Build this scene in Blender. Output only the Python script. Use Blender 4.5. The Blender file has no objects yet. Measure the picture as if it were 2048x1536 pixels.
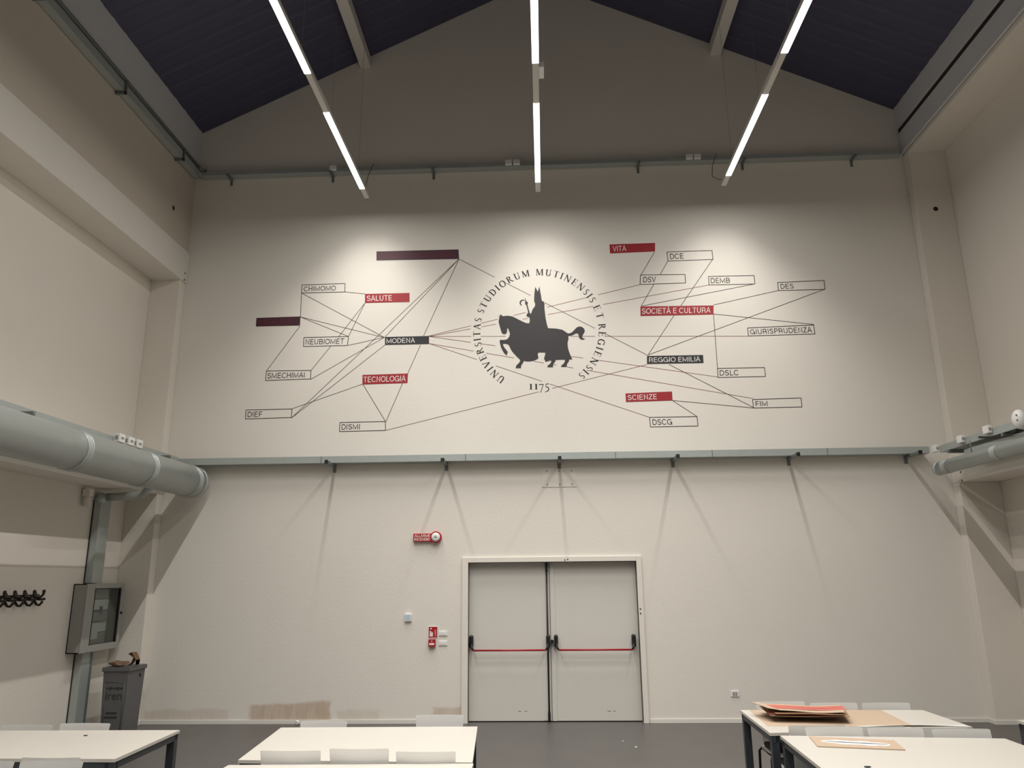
import bpy, bmesh, math, random
from math import pi, sin, cos, tan, radians, sqrt, atan2
from mathutils import Vector, Matrix
from mathutils.geometry import tessellate_polygon

S = bpy.context.scene
C = S.collection
random.seed(7)

# ------------------------------------------------------------------ camera
F, YAW, PITCH, ROLL, D, H = 1520.09, 0.0405149, 0.2490348, -0.0100097, 11.2775, 1.95
fwd = Vector((-sin(YAW)*cos(PITCH), cos(YAW)*cos(PITCH), sin(PITCH)))
r0 = Vector((cos(YAW), sin(YAW), 0)); u0 = r0.cross(fwd)
R_ = cos(ROLL)*r0 + sin(ROLL)*u0
U_ = -sin(ROLL)*r0 + cos(ROLL)*u0
EYE = Vector((0, -D, H))
cam = bpy.data.objects.new('camera', bpy.data.cameras.new('camera'))
cam.matrix_world = Matrix(((R_.x, U_.x, -fwd.x, EYE.x), (R_.y, U_.y, -fwd.y, EYE.y), (R_.z, U_.z, -fwd.z, EYE.z), (0, 0, 0, 1)))
cam.data.sensor_width = 36; cam.data.lens = F/2048*36
cam.data.clip_end = 200
C.objects.link(cam); S.camera = cam

def at(px, py, ax, c):
    """photo measurement -> point on the real plane coordinate[ax] = c"""
    d = fwd + (px-1024)/F*R_ - (py-768)/F*U_
    return EYE + d*((c-EYE[ax])/d[ax])
def wl(px, py):
    v = at(px, py, 1, 0.0); return (v.x, v.z)

# ------------------------------------------------------------------ world, exposure
w = bpy.data.worlds.new('world'); S.world = w; w.use_nodes = True
w.node_tree.nodes['Background'].inputs[0].default_value = (0.02, 0.022, 0.03, 1)
w.node_tree.nodes['Background'].inputs[1].default_value = 0.3
S.view_settings.view_transform = 'Standard'; S.view_settings.look = 'None'
S.view_settings.gamma = 1; S.view_settings.use_curve_mapping = False
S.view_settings.exposure = 0.0
LAMP_W = 87.0
LAMP_COL = (1.0, 0.965, 0.915)
LENS_X = (.20, 1.25); LENS_Y = (.4, 2.9); LENS_SCATTER = .31     # batwing lens: narrow across, wide along the line

# ------------------------------------------------------------------ helpers
def lin(c):
    return tuple(((v/255/12.92) if v/255 <= .04045 else ((v/255+.055)/1.055)**2.4) for v in c)
MATS = {}
def mat(name, rgb, rough=.6, metal=0, noise=.04, scale=6, bump=0, bscale=60, spec=.5):
    m = bpy.data.materials.new(name); m.use_nodes = True
    nt = m.node_tree; b = nt.nodes['Principled BSDF']
    b.inputs['Roughness'].default_value = rough; b.inputs['Metallic'].default_value = metal
    b.inputs['Specular IOR Level'].default_value = spec
    tc = nt.nodes.new('ShaderNodeTexCoord'); n = nt.nodes.new('ShaderNodeTexNoise')
    n.inputs['Scale'].default_value = scale; n.inputs['Detail'].default_value = 5
    nt.links.new(tc.outputs['Object'], n.inputs['Vector'])
    mx = nt.nodes.new('ShaderNodeMix'); mx.data_type = 'RGBA'
    c = lin(rgb)
    mx.inputs[6].default_value = tuple(v*(1-noise) for v in c)+(1,)
    mx.inputs[7].default_value = tuple(min(1, v*(1+noise)) for v in c)+(1,)
    nt.links.new(n.outputs['Fac'], mx.inputs[0]); nt.links.new(mx.outputs[2], b.inputs['Base Color'])
    if bump:
        n2 = nt.nodes.new('ShaderNodeTexNoise'); n2.inputs['Scale'].default_value = bscale
        nt.links.new(tc.outputs['Object'], n2.inputs['Vector'])
        bp = nt.nodes.new('ShaderNodeBump'); bp.inputs['Strength'].default_value = bump; bp.inputs['Distance'].default_value = .01
        nt.links.new(n2.outputs['Fac'], bp.inputs['Height']); nt.links.new(bp.outputs['Normal'], b.inputs['Normal'])
    MATS[name] = m
    return m
WALLC = (224, 219, 210)
M_wall = mat('plaster', WALLC, .85, noise=.02, scale=1.5, bump=.12, bscale=25)
M_side = mat('side_plaster', (223, 217, 207), .85, noise=.025, scale=1.2, bump=.15, bscale=25)
M_trim = mat('painted_skirting', (222, 219, 212), .5, noise=.01)
M_roof = mat('navy_sheeting', (70, 70, 92), .55, noise=.08, scale=3)
M_purl = mat('painted_steel', (214, 209, 202), .6, noise=.02)
M_eave = mat('grey_painted_steel', (206, 208, 212), .6, noise=.02)
M_beam = mat('painted_concrete', (216, 211, 203), .8, noise=.02, bump=.1, bscale=30)
M_upper = mat('tan_plaster', (196, 187, 174), .85, noise=.02, bump=.1, bscale=25)
M_floor = mat('grey_resin_floor', (86, 83, 81), .40, noise=.14, scale=2.2, bump=.05, bscale=40)
M_galv = mat('galvanised_steel', (172, 179, 176), .42, metal=.3, noise=.07, scale=9)
M_galvd = mat('dull_galvanised', (120, 127, 125), .5, metal=.4, noise=.07, scale=9)
M_duct = mat('duct_steel', (182, 188, 186), .36, metal=.45, noise=.08, scale=5)
M_black = mat('black_plastic', (22, 22, 23), .45)
M_dark = mat('dark_gap', (40, 36, 34), .8)
M_white = mat('white_plastic', (232, 231, 228), .4, noise=.01)
M_chair = mat('white_polypropylene', (242, 241, 238), .38, noise=.01)
M_seat = mat('charcoal_upholstery', (62, 63, 64), .85, noise=.08, scale=40)
M_top = mat('white_laminate', (204, 199, 190), .35, noise=.01)
M_leg = mat('anthracite_steel', (52, 57, 62), .45, noise=.03)
M_chl = mat('dark_tube', (50, 50, 52), .35, metal=.6)
M_door = mat('grey_white_door', (210, 207, 199), .45, noise=.015, scale=2)
M_frame = mat('door_frame_paint', (226, 221, 212), .5, noise=.01)
M_red = mat('red_plastic', (170, 24, 40), .4)
M_redplate = mat('red_vinyl', (152, 22, 34), .6, noise=.03)
M_blackplate = mat('black_vinyl', (32, 33, 37), .6, noise=.03)
M_plum = mat('plum_vinyl', (66, 33, 44), .6, noise=.06)
M_plumtxt = mat('dim_red_ink', (104, 38, 56), .7)
M_ink = mat('dark_ink', (36, 31, 30), .7)
M_line = mat('brown_line_ink', (64, 50, 46), .7)
M_redline = mat('red_line_ink', (112, 46, 46), .7)
M_sil = mat('charcoal_vinyl', (47, 44, 46), .6, noise=.02)
M_wtxt = mat('white_ink', (232, 226, 220), .6)
M_kraft = mat('kraft_paper', (184, 162, 139), .8, noise=.05, scale=14)
M_card = mat('brown_card', (156, 126, 98), .85, noise=.08, scale=20)
M_pack = mat('dark_packing', (118, 94, 74), .85, noise=.15, scale=30)
M_redcard = mat('red_painted_card', (190, 104, 92), .75, noise=.08, scale=20)
M_bin = mat('grey_bin_plastic', (96, 96, 97), .5, noise=.03)
M_bintxt = mat('bin_print', (52, 52, 54), .6)
M_cab = mat('grey_cabinet', (150, 150, 145), .5, noise=.02)
M_alu = mat('lamp_profile_paint', (205, 202, 194), .45, noise=.01)
M_blue = mat('pale_blue_plastic', (186, 205, 222), .4)
M_hook = mat('dark_brown_metal', (40, 33, 30), .4, metal=.3)
M_wire = mat('steel_wire', (120, 118, 112), .5, metal=.5)
# diffuser: gives off light
M_glow = bpy.data.materials.new('lit_diffuser'); M_glow.use_nodes = True
b = M_glow.node_tree.nodes['Principled BSDF']; b.inputs['Base Color'].default_value = (.9, .9, .88, 1)
b.inputs['Emission Color'].default_value = (1.0, .985, .95, 1); b.inputs['Emission Strength'].default_value = 2.6
# glass
M_glass = bpy.data.materials.new('cabinet_glass'); M_glass.use_nodes = True
nt = M_glass.node_tree; nt.nodes.clear()
o = nt.nodes.new('ShaderNodeOutputMaterial'); t = nt.nodes.new('ShaderNodeBsdfTransparent'); g = nt.nodes.new('ShaderNodeBsdfGlossy'); mx = nt.nodes.new('ShaderNodeMixShader')
t.inputs[0].default_value = (.80, .84, .83, 1); g.inputs['Roughness'].default_value = .05; mx.inputs[0].default_value = .10
nt.links.new(t.outputs[0], mx.inputs[1]); nt.links.new(g.outputs[0], mx.inputs[2]); nt.links.new(mx.outputs[0], o.inputs[0])

# back wall plaster with damp stains low down (they have a shape of their own)
def stain_mat():
    m = mat('plaster_with_damp_stains', WALLC, .85, noise=.02, scale=1.5, bump=.12, bscale=25)
    nt = m.node_tree; L = nt.links; bs = nt.nodes['Principled BSDF']
    base = bs.inputs['Base Color'].links[0].from_socket
    tc = nt.nodes.new('ShaderNodeTexCoord'); sep = nt.nodes.new('ShaderNodeSeparateXYZ')
    nz = nt.nodes.new('ShaderNodeTexNoise'); nz.inputs['Scale'].default_value = 4; nz.inputs['Detail'].default_value = 4
    L.new(tc.outputs['Object'], nz.inputs['Vector']); L.new(tc.outputs['Object'], sep.inputs[0])
    def math_(op, a, b=None, c=None):
        n = nt.nodes.new('ShaderNodeMath'); n.operation = op
        for i, v in enumerate((a, b, c)):
            if v is None: continue
            if isinstance(v, (int, float)): n.inputs[i].default_value = v
            else: L.new(v, n.inputs[i])
        return n.outputs[0]
    def mr(v, a, b, c=0., d=1.):
        n = nt.nodes.new('ShaderNodeMapRange'); n.interpolation_type = 'SMOOTHSTEP'
        L.new(v, n.inputs[0]); n.inputs[1].default_value = a; n.inputs[2].default_value = b; n.inputs[3].default_value = c; n.inputs[4].default_value = d
        return n.outputs[0]
    x = math_('ADD', sep.outputs[0], math_('MULTIPLY', math_('SUBTRACT', nz.outputs['Fac'], .5), .25))
    z = math_('ADD', sep.outputs[2], math_('MULTIPLY', math_('SUBTRACT', nz.outputs['Fac'], .5), .10))
    tot = None
    for x0, x1, z1, s in ((-5.66, -4.45, .20, .42), (-4.20, -3.02, .275, 1.0), (-2.92, -2.30, .19, .35), (-1.64, -1.12, .215, .75)):
        k = math_('MULTIPLY', mr(x, x0-.03, x0+.04), mr(x, x1+.02, x1-.05))
        zz = math_('SUBTRACT', z, math_('MULTIPLY', math_('ADD', x, -(x0+x1)/2), .045 if s == 1.0 else 0.))
        k = math_('MULTIPLY', k, mr(zz, z1+.02, z1-.035)); k = math_('MULTIPLY', k, s)
        tot = k if tot is None else math_('MAXIMUM', tot, k)
    nz2 = nt.nodes.new('ShaderNodeTexNoise'); nz2.inputs['Scale'].default_value = 9
    mp = nt.nodes.new('ShaderNodeMapping'); mp.inputs['Scale'].default_value = (2, 1, .35)
    L.new(tc.outputs['Object'], mp.inputs[0]); L.new(mp.outputs[0], nz2.inputs['Vector'])
    tot = math_('MULTIPLY', tot, mr(nz2.outputs['Fac'], .25, .7, .5, .75))
    mx = nt.nodes.new('ShaderNodeMix'); mx.data_type = 'RGBA'
    L.new(tot, mx.inputs[0]); L.new(base, mx.inputs[6]); mx.inputs[7].default_value = lin((182, 156, 130))+(1,)
    L.new(mx.outputs[2], bs.inputs['Base Color'])
    return m
M_wallb = stain_mat()

def tag(o, label=None, cat=None, group=None, kind=None):
    if label: o['label'] = label
    if cat: o['category'] = cat
    if group: o['group'] = group
    if kind: o['kind'] = kind
    return o
def empty(name, loc=(0, 0, 0), label=None, cat=None, group=None, kind=None, rz=0):
    o = bpy.data.objects.new(name, None); o.location = loc; o.rotation_euler = (0, 0, rz); o.empty_display_size = .1
    C.objects.link(o); return tag(o, label, cat, group, kind)
class MB:
    def __init__(s): s.b = bmesh.new()
    def box(s, x0, x1, y0, y1, z0, z1, bev=0, rot=None, org=None):
        m = Matrix.Translation(((x0+x1)/2, (y0+y1)/2, (z0+z1)/2)) @ Matrix.Diagonal((abs(x1-x0), abs(y1-y0), abs(z1-z0), 1))
        r = bmesh.ops.create_cube(s.b, size=1, matrix=m)
        if bev:
            es = list({e for v in r['verts'] for e in v.link_edges})
            bmesh.ops.bevel(s.b, geom=es, offset=bev, segments=2, affect='EDGES', profile=.5)
        return s
    def prism(s, pts, ax, a, b):
        """polygon pts (2D) extruded along axis ax between a and b"""
        def P(p, t):
            if ax == 0: return (t, p[0], p[1])
            if ax == 1: return (p[0], t, p[1])
            return (p[0], p[1], t)
        va = [s.b.verts.new(P(p, a)) for p in pts]; vb = [s.b.verts.new(P(p, b)) for p in pts]
        n = len(pts)
        tri = tessellate_polygon([[Vector((p[0], p[1], 0)) for p in pts]])
        for t in tri:
            try:
                s.b.faces.new([va[i] for i in t]); s.b.faces.new([vb[i] for i in reversed(t)])
            except ValueError: pass
        for i in range(n):
            j = (i+1) % n; s.b.faces.new((va[i], va[j], vb[j], vb[i]))
        return s
    def hexa(s, bot, top):
        vb = [s.b.verts.new(p) for p in bot]; vt = [s.b.verts.new(p) for p in top]
        s.b.faces.new(vb[::-1]); s.b.faces.new(vt)
        for i in range(4):
            j = (i+1) % 4; s.b.faces.new((vb[i], vb[j], vt[j], vt[i]))
        return s
    def tube(s, pts, r, n=10, caps=True):
        pts = [Vector(p) for p in pts]; rings = []
        rr = r if isinstance(r, (list, tuple)) else [r]*len(pts)
        prev = None
        for i, p in enumerate(pts):
            d = (pts[min(i+1, len(pts)-1)] - pts[max(i-1, 0)]).normalized()
            a = d.cross(Vector((0, 0, 1))) if prev is None else prev - d*prev.dot(d)
            if a.length < 1e-4: a = d.cross(Vector((1, 0, 0)))
            a.normalize(); prev = a; c = d.cross(a)
            rings.append([s.b.verts.new(p + rr[i]*(cos(2*pi*k/n)*a + sin(2*pi*k/n)*c)) for k in range(n)])
        for A, B in zip(rings, rings[1:]):
            for k in range(n):
                f = s.b.faces.new((A[k], A[(k+1) % n], B[(k+1) % n], B[k])); f.smooth = True
        if caps: s.b.faces.new(rings[0][::-1]); s.b.faces.new(rings[-1])
        return s
    def sphere(s, c, r, seg=12, sc=(1, 1, 1)):
        x = bmesh.ops.create_uvsphere(s.b, u_segments=seg, v_segments=max(6, seg//2+2), radius=r, matrix=Matrix.Translation(c) @ Matrix.Diagonal((*sc, 1)))
        for v in x['verts']:
            for f in v.link_faces: f.smooth = True
        return s
    def cyl(s, a, b, r, n=16, r2=None):
        return s.tube([a, b], [r, r if r2 is None else r2], n)
    def build(s, name, m, parent=None, local=False):
        me = bpy.data.meshes.new(name)
        bmesh.ops.recalc_face_normals(s.b, faces=s.b.faces[:])
        if parent is not None and not local:
            inv = Matrix.LocRotScale(parent_world(parent)[0], parent_world(parent)[1], None).inverted()
            s.b.transform(inv)
        s.b.to_mesh(me); s.b.free()
        me.materials.append(m)
        o = bpy.data.objects.new(name, me); C.objects.link(o)
        if parent is not None: o.parent = parent
        return o
def parent_world(p):
    M = Matrix.Identity(4)
    while p is not None:
        M = Matrix.LocRotScale(p.location, p.rotation_euler, None) @ M; p = p.parent
    return M.to_translation(), M.to_quaternion()
def copy_tree(o, parent=None):
    c = o.copy(); C.objects.link(c)
    if parent is not None: c.parent = parent
    for ch in list(o.children): copy_tree(ch, c)
    return c

# ------------------------------------------------------------------ SETTING
Y1 = -21.0                                       # the hall runs on behind the photographer
XL, XR, XLr, XRr = -5.73, 5.91, -6.20, 6.48       # beam faces, recessed panels
RX, RZ = 0.03, 12.165
def roofz(x): return RZ - (RX-x)*.4937 if x < RX else RZ - (x-RX)*.4818

def structure(name, mb, m):
    return tag(mb.build(name, m), kind='structure')
structure('floor', MB().box(-6.4, 6.7, Y1-.2, .4, -.12, 0), M_floor)

# back wall, with the door opening
DX0, DX1, DZ = -1.115, 1.300, 2.160
b = MB()
for poly in (
    [(-6.4, 0), (DX0, 0), (DX0, DZ), (-6.4, DZ)], [(DX1, 0), (6.7, 0), (6.7, DZ), (DX1, DZ)],
    [(-6.4, DZ), (6.7, DZ), (6.7, roofz(6.7)), (RX, RZ), (-6.4, roofz(-6.4))]):
    b.prism(poly, 1, 0, .25)
wall_back = structure('wall_back', b, M_wallb)
structure('wall_front', MB().prism([(-6.4, 0), (6.7, 0), (6.7, roofz(6.7)), (RX, RZ), (-6.4, roofz(-6.4))], 1, Y1-.2, Y1), M_side)

wall_left = structure('wall_left', MB().box(XLr-.2, XLr, Y1, 0, 0, 9.3), M_side)
MB().box(XLr, XL, Y1, 0, 7.12, 9.36).build('upper_wall', M_upper, wall_left)
MB().box(XLr, XL+.03, Y1, -.001, 6.60, 7.12, .012).build('crane_beam', M_beam, wall_left)
MB().box(XLr, XL, Y1, -.001, 3.20, 3.72, .012).build('lower_beam', M_side, wall_left)
MB().box(XLr, XL, -.175, -.001, 0, 3.20, .006).build('column', M_side, wall_left)
MB().box(XLr, XL, -.175, -.001, 3.72, 6.60, .006).build('column', M_side, wall_left)
wall_right = structure('wall_right', MB().box(XRr, XRr+.2, Y1, 0, 0, 9.3), M_side)
MB().box(XR, XRr, Y1, 0, 8.45, 9.34, .006).build('eaves_beam', M_side, wall_right)
MB().box(XR, XRr, Y1, -.001, 3.20, 3.56, .012).build('lower_beam', M_side, wall_right)
MB().box(XR, XRr, -.175, -.001, 0, 3.20, .006).build('column', M_side, wall_right)
MB().box(XR, XRr, -.175, -.001, 3.56, 8.45, .006).build('column', M_side, wall_right)

# roof sheets with shallow ribs running down the slope
def roof_side(x0, x1):
    b = MB(); n = int((0.2-Y1)/.30); vs = []
    for k in range(n+1):
        y = .2 - k*.30
        for dy, dz in ((0, 0), (-.19, 0), (-.215, .008), (-.275, .008)):
            vs.append((y+dy, dz))
    for (ya, za), (yb, zb) in zip(vs, vs[1:]):
        b.b.faces.new([b.b.verts.new(p) for p in ((x0, ya, roofz(x0)+za), (x1, ya, roofz(x1)+za), (x1, yb, roofz(x1)+zb), (x0, yb, roofz(x0)+zb))])
    bmesh.ops.remove_doubles(b.b, verts=b.b.verts[:], dist=1e-5)
    return b
ceil_ = tag(roof_side(-6.4, RX).build('ceiling', M_roof), kind='structure')
roof_side(RX, 6.7).build('roof_slope', M_roof, ceil_)
MB().box(-6.6, 6.9, Y1-.3, .4, 12.3, 12.32).build('roof_cover', M_roof, ceil_)
# longitudinal purlins
for px0, px1 in ((-3.025, -2.842), (2.958, 3.142)):
    zt = min(roofz(px0), roofz(px1))
    MB().box(px0, px1, Y1, -.001, 10.505, zt+.04, .008).build('purlin', M_purl, ceil_)

# eaves trims
trim = tag(MB().box(XL, XL+.035, Y1, -.001, 8.63, 9.40, .004).build('trim_1', M_eave), kind='structure')
trim2 = tag(MB().box(XR-.04, XR, Y1, -.001, 8.975, 9.42, .004).build('trim_2', M_eave), kind='structure')
MB().box(XR-.012, XR, Y1, -.002, 8.885, 8.975).build('shadow_gap', M_dark, trim2)
trim3 = tag(MB().box(XR-.03, XR, Y1, -.001, 8.53, 8.885, .004).build('trim_3', M_eave), kind='structure')
MB().box(XR-.055, XR-.03, Y1, -.001, 8.50, 8.545, .004).build('lower_lip', M_eave, trim3)

# skirtings
def skirt(name, pts, h=.055, t=.014):
    b = MB()
    for (x0, x1, y0, y1) in pts: b.box(x0, x1, y0, y1, 0, h, .003)
    return structure(name, b, M_trim)
skirt('baseboard_back', [(XL+.015, -1.215, -.014, -.0005), (1.385, XR-.015, -.014, -.0005)])
skirt('baseboard_left', [(XLr+.015, XL+.014, -.189, -.1755), (XL+.0005, XL+.014, -.175, -.0005), (XLr+.0005, XLr+.014, Y1, -.19)])
skirt('baseboard_right', [(XR-.014, XRr-.015, -.189, -.1755), (XR-.014, XR-.0005, -.175, -.0005), (XRr-.014, XRr-.0005, Y1, -.19)])

# ------------------------------------------------------------------ DOOR
door = empty('door_1', (.09, 0, 0), kind='structure')
MB().box(-1.205, -1.115, -.035, .09, 0, 2.235, .006).build('frame_jamb', M_frame, door)
MB().box(1.300, 1.375, -.035, .09, 0, 2.235, .006).build('frame_jamb', M_frame, door)
MB().box(-1.115, 1.300, -.035, .09, 2.160, 2.235, .006).build('frame_head', M_frame, door)
for k in (0, 1):
    MB().cyl((.28+k*.04, -.034, 2.185+k*.008), (.28+k*.04, -.040, 2.185+k*.008), .009, 10).build('frame_screw', M_dark, door)
    MB().cyl((1.325, -.034, 1.50-k*.06), (1.325, -.040, 1.50-k*.06), .010, 10).build('frame_screw', M_dark, door)
_before = set(bpy.data.objects)
def leaf(x0, x1):
    l = MB().box(x0, x1, .040, .095, .012, 2.155, .004).build('door_leaf', M_door, door)
    return l
lf = leaf(-1.112, .048); rt = leaf(.054, 1.296)
MB().box(.062, .125, .030, .040, .012, 2.153, .003).build('cover_strip', M_door, rt)
MB().box(-.06, .034, .036, .040, .02, 2.15, .001).build('edge_strip', M_door, lf)
# faint scuffs low on the leaves
for x, l in ((-.42, lf), (-.33, lf), (.82, rt), (.90, rt)):
    MB().box(x, x+random.uniform(.03, .06), .0392, .0398, .135, .141).build('scuff', M_ink, l)
MB().cyl((.012, .012, .05), (.012, .012, 2.13), .0125, 12).build('vertical_rod', M_black, door)
MB().box(-.006, .03, -.002, .04, 2.02, 2.15, .008).build('top_latch', M_black, door)
MB().box(-.006, .03, -.002, .04, .012, .14, .008).build('bottom_latch', M_black, door)
def panic(xa, xb):
    for x, s in ((xa, 1), (xb, -1)):
        b = MB(); b.box(x-.028, x+.028, -.045, .042, .985, 1.155, .02)
        b.build('push_bar_housing', M_black, door)
        MB().tube([(x, -.04, 1.04), (x+s*.012, -.075, .995), (x+s*.035, -.085, .955)], [.018, .014, .013], 10).build('bar_arm', M_black, door)
    bar = MB().cyl((xa+.035, -.085, .955), (xb-.035, -.085, .955), .0125, 14).build('push_bar', M_red, door)
    bar['label'] = 'red tubular push bar'
panic(-1.075, .016); panic(.128, 1.222)
MB().cyl((.072, -.02, 1.065), (.072, .042, 1.065), .020, 14).build('door_knob', M_black, door)
MB().cyl((.072, -.045, 1.065), (.072, -.02, 1.065), .026, 14).build('door_knob', M_black, door)

for o in set(bpy.data.objects)-_before: # the leaves sit back in the reveal
    if o.parent == door: o.location.y += .07
# ------------------------------------------------------------------ LAMPS
LZ = 7.76
_lens = []
def lens_light():
    if _lens: return _lens[0]
    L = bpy.data.lights.new('tube_light', 'AREA'); L.shape = 'RECTANGLE'; L.size = .045; L.size_y = 1.94
    L.energy = LAMP_W; L.color = LAMP_COL; L.spread = pi; L.use_nodes = True
    nt = L.node_tree; em = nt.nodes['Emission']; g = nt.nodes.new('ShaderNodeNewGeometry'); sp = nt.nodes.new('ShaderNodeSeparateXYZ')
    nt.links.new(g.outputs['Incoming'], sp.inputs[0])
    def mth(op, a, b=None):
        n = nt.nodes.new('ShaderNodeMath'); n.operation = op
        for i, v in enumerate((a, b)):
            if v is None: continue
            if isinstance(v, (int, float)): n.inputs[i].default_value = v
            else: nt.links.new(v, n.inputs[i])
        return n.outputs[0]
    z = mth('MAXIMUM', mth('ABSOLUTE', sp.outputs[2]), .001)
    def lobe(k, rng):
        n = nt.nodes.new('ShaderNodeMapRange'); n.interpolation_type = 'SMOOTHSTEP'
        nt.links.new(mth('DIVIDE', mth('ABSOLUTE', sp.outputs[k]), z), n.inputs[0])
        n.inputs[1].default_value, n.inputs[2].default_value = rng; n.inputs[3].default_value = 1; n.inputs[4].default_value = 0
        return n.outputs[0]
    f = mth('ADD', mth('MULTIPLY', lobe(0, LENS_X), lobe(1, LENS_Y)), LENS_SCATTER)
    nt.links.new(f, em.inputs['Strength']); _lens.append(L); return L
def lamp(x, yend, label):
    root = empty('linear_lamp', (x, yend, LZ), label, 'ceiling lamp', 'suspended lines of light')
    P = 2.76; n = 5; y = yend
    MB().box(x-.038, x+.038, yend-P*n, yend, LZ+.006, LZ+.085, .004).build('profile', M_alu, root)
    MB().box(x-.039, x+.039, yend-.002, yend+.006, LZ+.004, LZ+.087).build('end_cap', M_alu, root)
    for k in range(n):
        a = yend - .31 - k*P; c = a - 1.98
        MB().box(x-.040, x+.040, c, a, LZ-.006, LZ+.012, .003).build('diffuser', M_glow, root)
        if k: MB().box(x-.030, x+.030, a+.0, a+.78, LZ+.001, LZ+.006).build('blind_cover', M_alu, root)
        for wy in (a-.25, c+.25):
            MB().cyl((x, wy, LZ+.085), (x, wy, roofz(x)), .0018, 6).build('suspension_wire', M_wire, root)
        lo = bpy.data.objects.new('tube_light', lens_light()); C.objects.link(lo); lo.parent = root
        lo.location = (0, (a+c)/2-yend, -.0075)
    return root
lamp(-2.70, -.49, 'left line of light, hanging over the left part of the mural')
lc = lamp(0.0, -.53, 'middle line of light, hanging above the horseman crest')
lamp(2.86, -.55, 'right line of light, hanging over the right part of the mural')
# driver box clipped beside the middle line
bx = MB().box(.036, .10, -3.50, -3.28, LZ+.02, LZ+.10, .006).build('driver_box', M_white, lc)
# supply cables from the high tray down to the lamp ends
for x, y, lab in ((2.86, -.6, 'thin grey cable looping down to the end of the right lamp'), (-2.70, -.55, 'thin grey cable dropping to the end of the left lamp')):
    s = 1 if x > 0 else 1
    c = MB().tube([(x+.02*s, -.215, 8.53), (x-.06*s, -.215, 8.32), (x-.09*s, -.25, 8.10), (x-.05*s, -.45, 7.93), (x, y, 7.85)], .006, 6).build('supply_cable', M_wire)
    tag(c, lab, 'cable')

# ------------------------------------------------------------------ MURAL
def text_mesh(s):
    cu = bpy.data.curves.new('txt', 'FONT'); cu.body = s; cu.resolution_u = 4
    o = bpy.data.objects.new('txt', cu); C.objects.link(o)
    me = bpy.data.meshes.new_from_object(o.evaluated_get(bpy.context.evaluated_depsgraph_get()))
    bpy.data.objects.remove(o); bpy.data.curves.remove(cu)
    me.materials.clear(); return me
_h = text_mesh('H'); CAP = max(v.co.y for v in _h.vertices)
# upright grotesque capitals drawn as even strokes, cap height 1
def _arc(cx, cy, rx, ry, a0, a1, n=12):
    return [(cx+rx*cos(radians(a0+(a1-a0)*i/n)), cy+ry*sin(radians(a0+(a1-a0)*i/n))) for i in range(n+1)]
_A = [[(.045, 0), (.38, 1), (.715, 0)], [(.17, .34), (.59, .34)]]
_P = [[(.13, 0), (.13, 1)], [(.13, .935)]+_arc(.44, .70, .20, .235, 90, -90, 8)+[(.13, .465)]]
GROT = {
 'A': (_A, .76), 'À': (_A+[[(.27, 1.24), (.42, 1.09)]], .76),
 'B': ([[(.13, 0), (.13, 1)], [(.13, .935)]+_arc(.43, .73, .19, .205, 90, -90, 8)+[(.13, .525)], [(.40, .525)]+_arc(.45, .295, .21, .23, 90, -90, 8)+[(.13, .065)]], .76),
 'C': ([_arc(.43, .5, .36, .435, 38, 322, 18)], .82), 'D': ([[(.13, .065), (.13, .935), (.38, .935)]+_arc(.38, .5, .35, .435, 90, -90, 12)+[(.10, .065)]], .80),
 'E': ([[(.64, .935), (.13, .935), (.13, .065), (.66, .065)], [(.13, .52), (.60, .52)]], .71), 'F': ([[(.62, .935), (.13, .935), (.13, 0)], [(.13, .49), (.55, .49)]], .65),
 'G': ([_arc(.44, .5, .37, .435, 40, 335, 18), [(.48, .46), (.80, .46), (.80, 0)]], .90), 'H': ([[(.13, 0), (.13, 1)], [(.68, 0), (.68, 1)], [(.13, .52), (.68, .52)]], .81),
 'I': ([[(.13, 0), (.13, 1)]], .26), 'L': ([[(.13, 1), (.13, .065), (.58, .065)]], .61), 'M': ([[(.11, 0), (.11, .94), (.50, .14), (.89, .94), (.89, 0)]], 1.0),
 'N': ([[(.13, 0), (.13, .96), (.67, .04), (.67, 1)]], .80), 'O': ([_arc(.44, .5, .375, .435, 0, 360, 24)], .88), 'P': (_P, .70),
 'R': (_P+[[(.42, .465), (.56, .42), (.62, .30), (.655, 0)]], .78), 'S': ([_arc(.36, .73, .25, .205, 15, 255, 10)+_arc(.36, .29, .27, .225, 80, -165, 10)], .72),
 'T': ([[(.02, .935), (.68, .935)], [(.35, .935), (.35, 0)]], .70), 'U': ([[(.13, 1), (.13, .34)]+_arc(.40, .335, .27, .27, 180, 360, 10)+[(.67, .34), (.67, 1)]], .80),
 'V': ([[(.04, 1), (.36, .03), (.68, 1)]], .72), 'Z': ([[(.06, .935), (.60, .935), (.07, .065), (.63, .065)]], .68), ' ': ([], .28)}
def sans_mesh(word, wt=.112):
    b = bmesh.new(); x = 0; k = 0
    for ch in word:
        P, w_ = GROT[ch]
        for pl in P:
            pts = [Vector((p[0]+x, p[1])) for p in pl]; k += 1; prev = None
            for i, p in enumerate(pts):
                d0 = (p-pts[i-1]).normalized() if i else (pts[1]-p).normalized(); d1 = (pts[i+1]-p).normalized() if i < len(pts)-1 else d0
                n0 = Vector((-d0.y, d0.x)); n1 = Vector((-d1.y, d1.x)); m = n0+n1
                m = m.normalized() if m.length > 1e-3 else n0
                m = m*(wt/2/max(.45, m.dot(n0)))
                cur = (b.verts.new((p.x-m.x, p.y-m.y, 0)), b.verts.new((p.x+m.x, p.y+m.y, 0)))
                if prev: b.faces.new((prev[0], cur[0], cur[1], prev[1]))
                prev = cur
        x += w_ + .055
    me = bpy.data.meshes.new('lettering'); b.to_mesh(me); b.free(); return me
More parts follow.
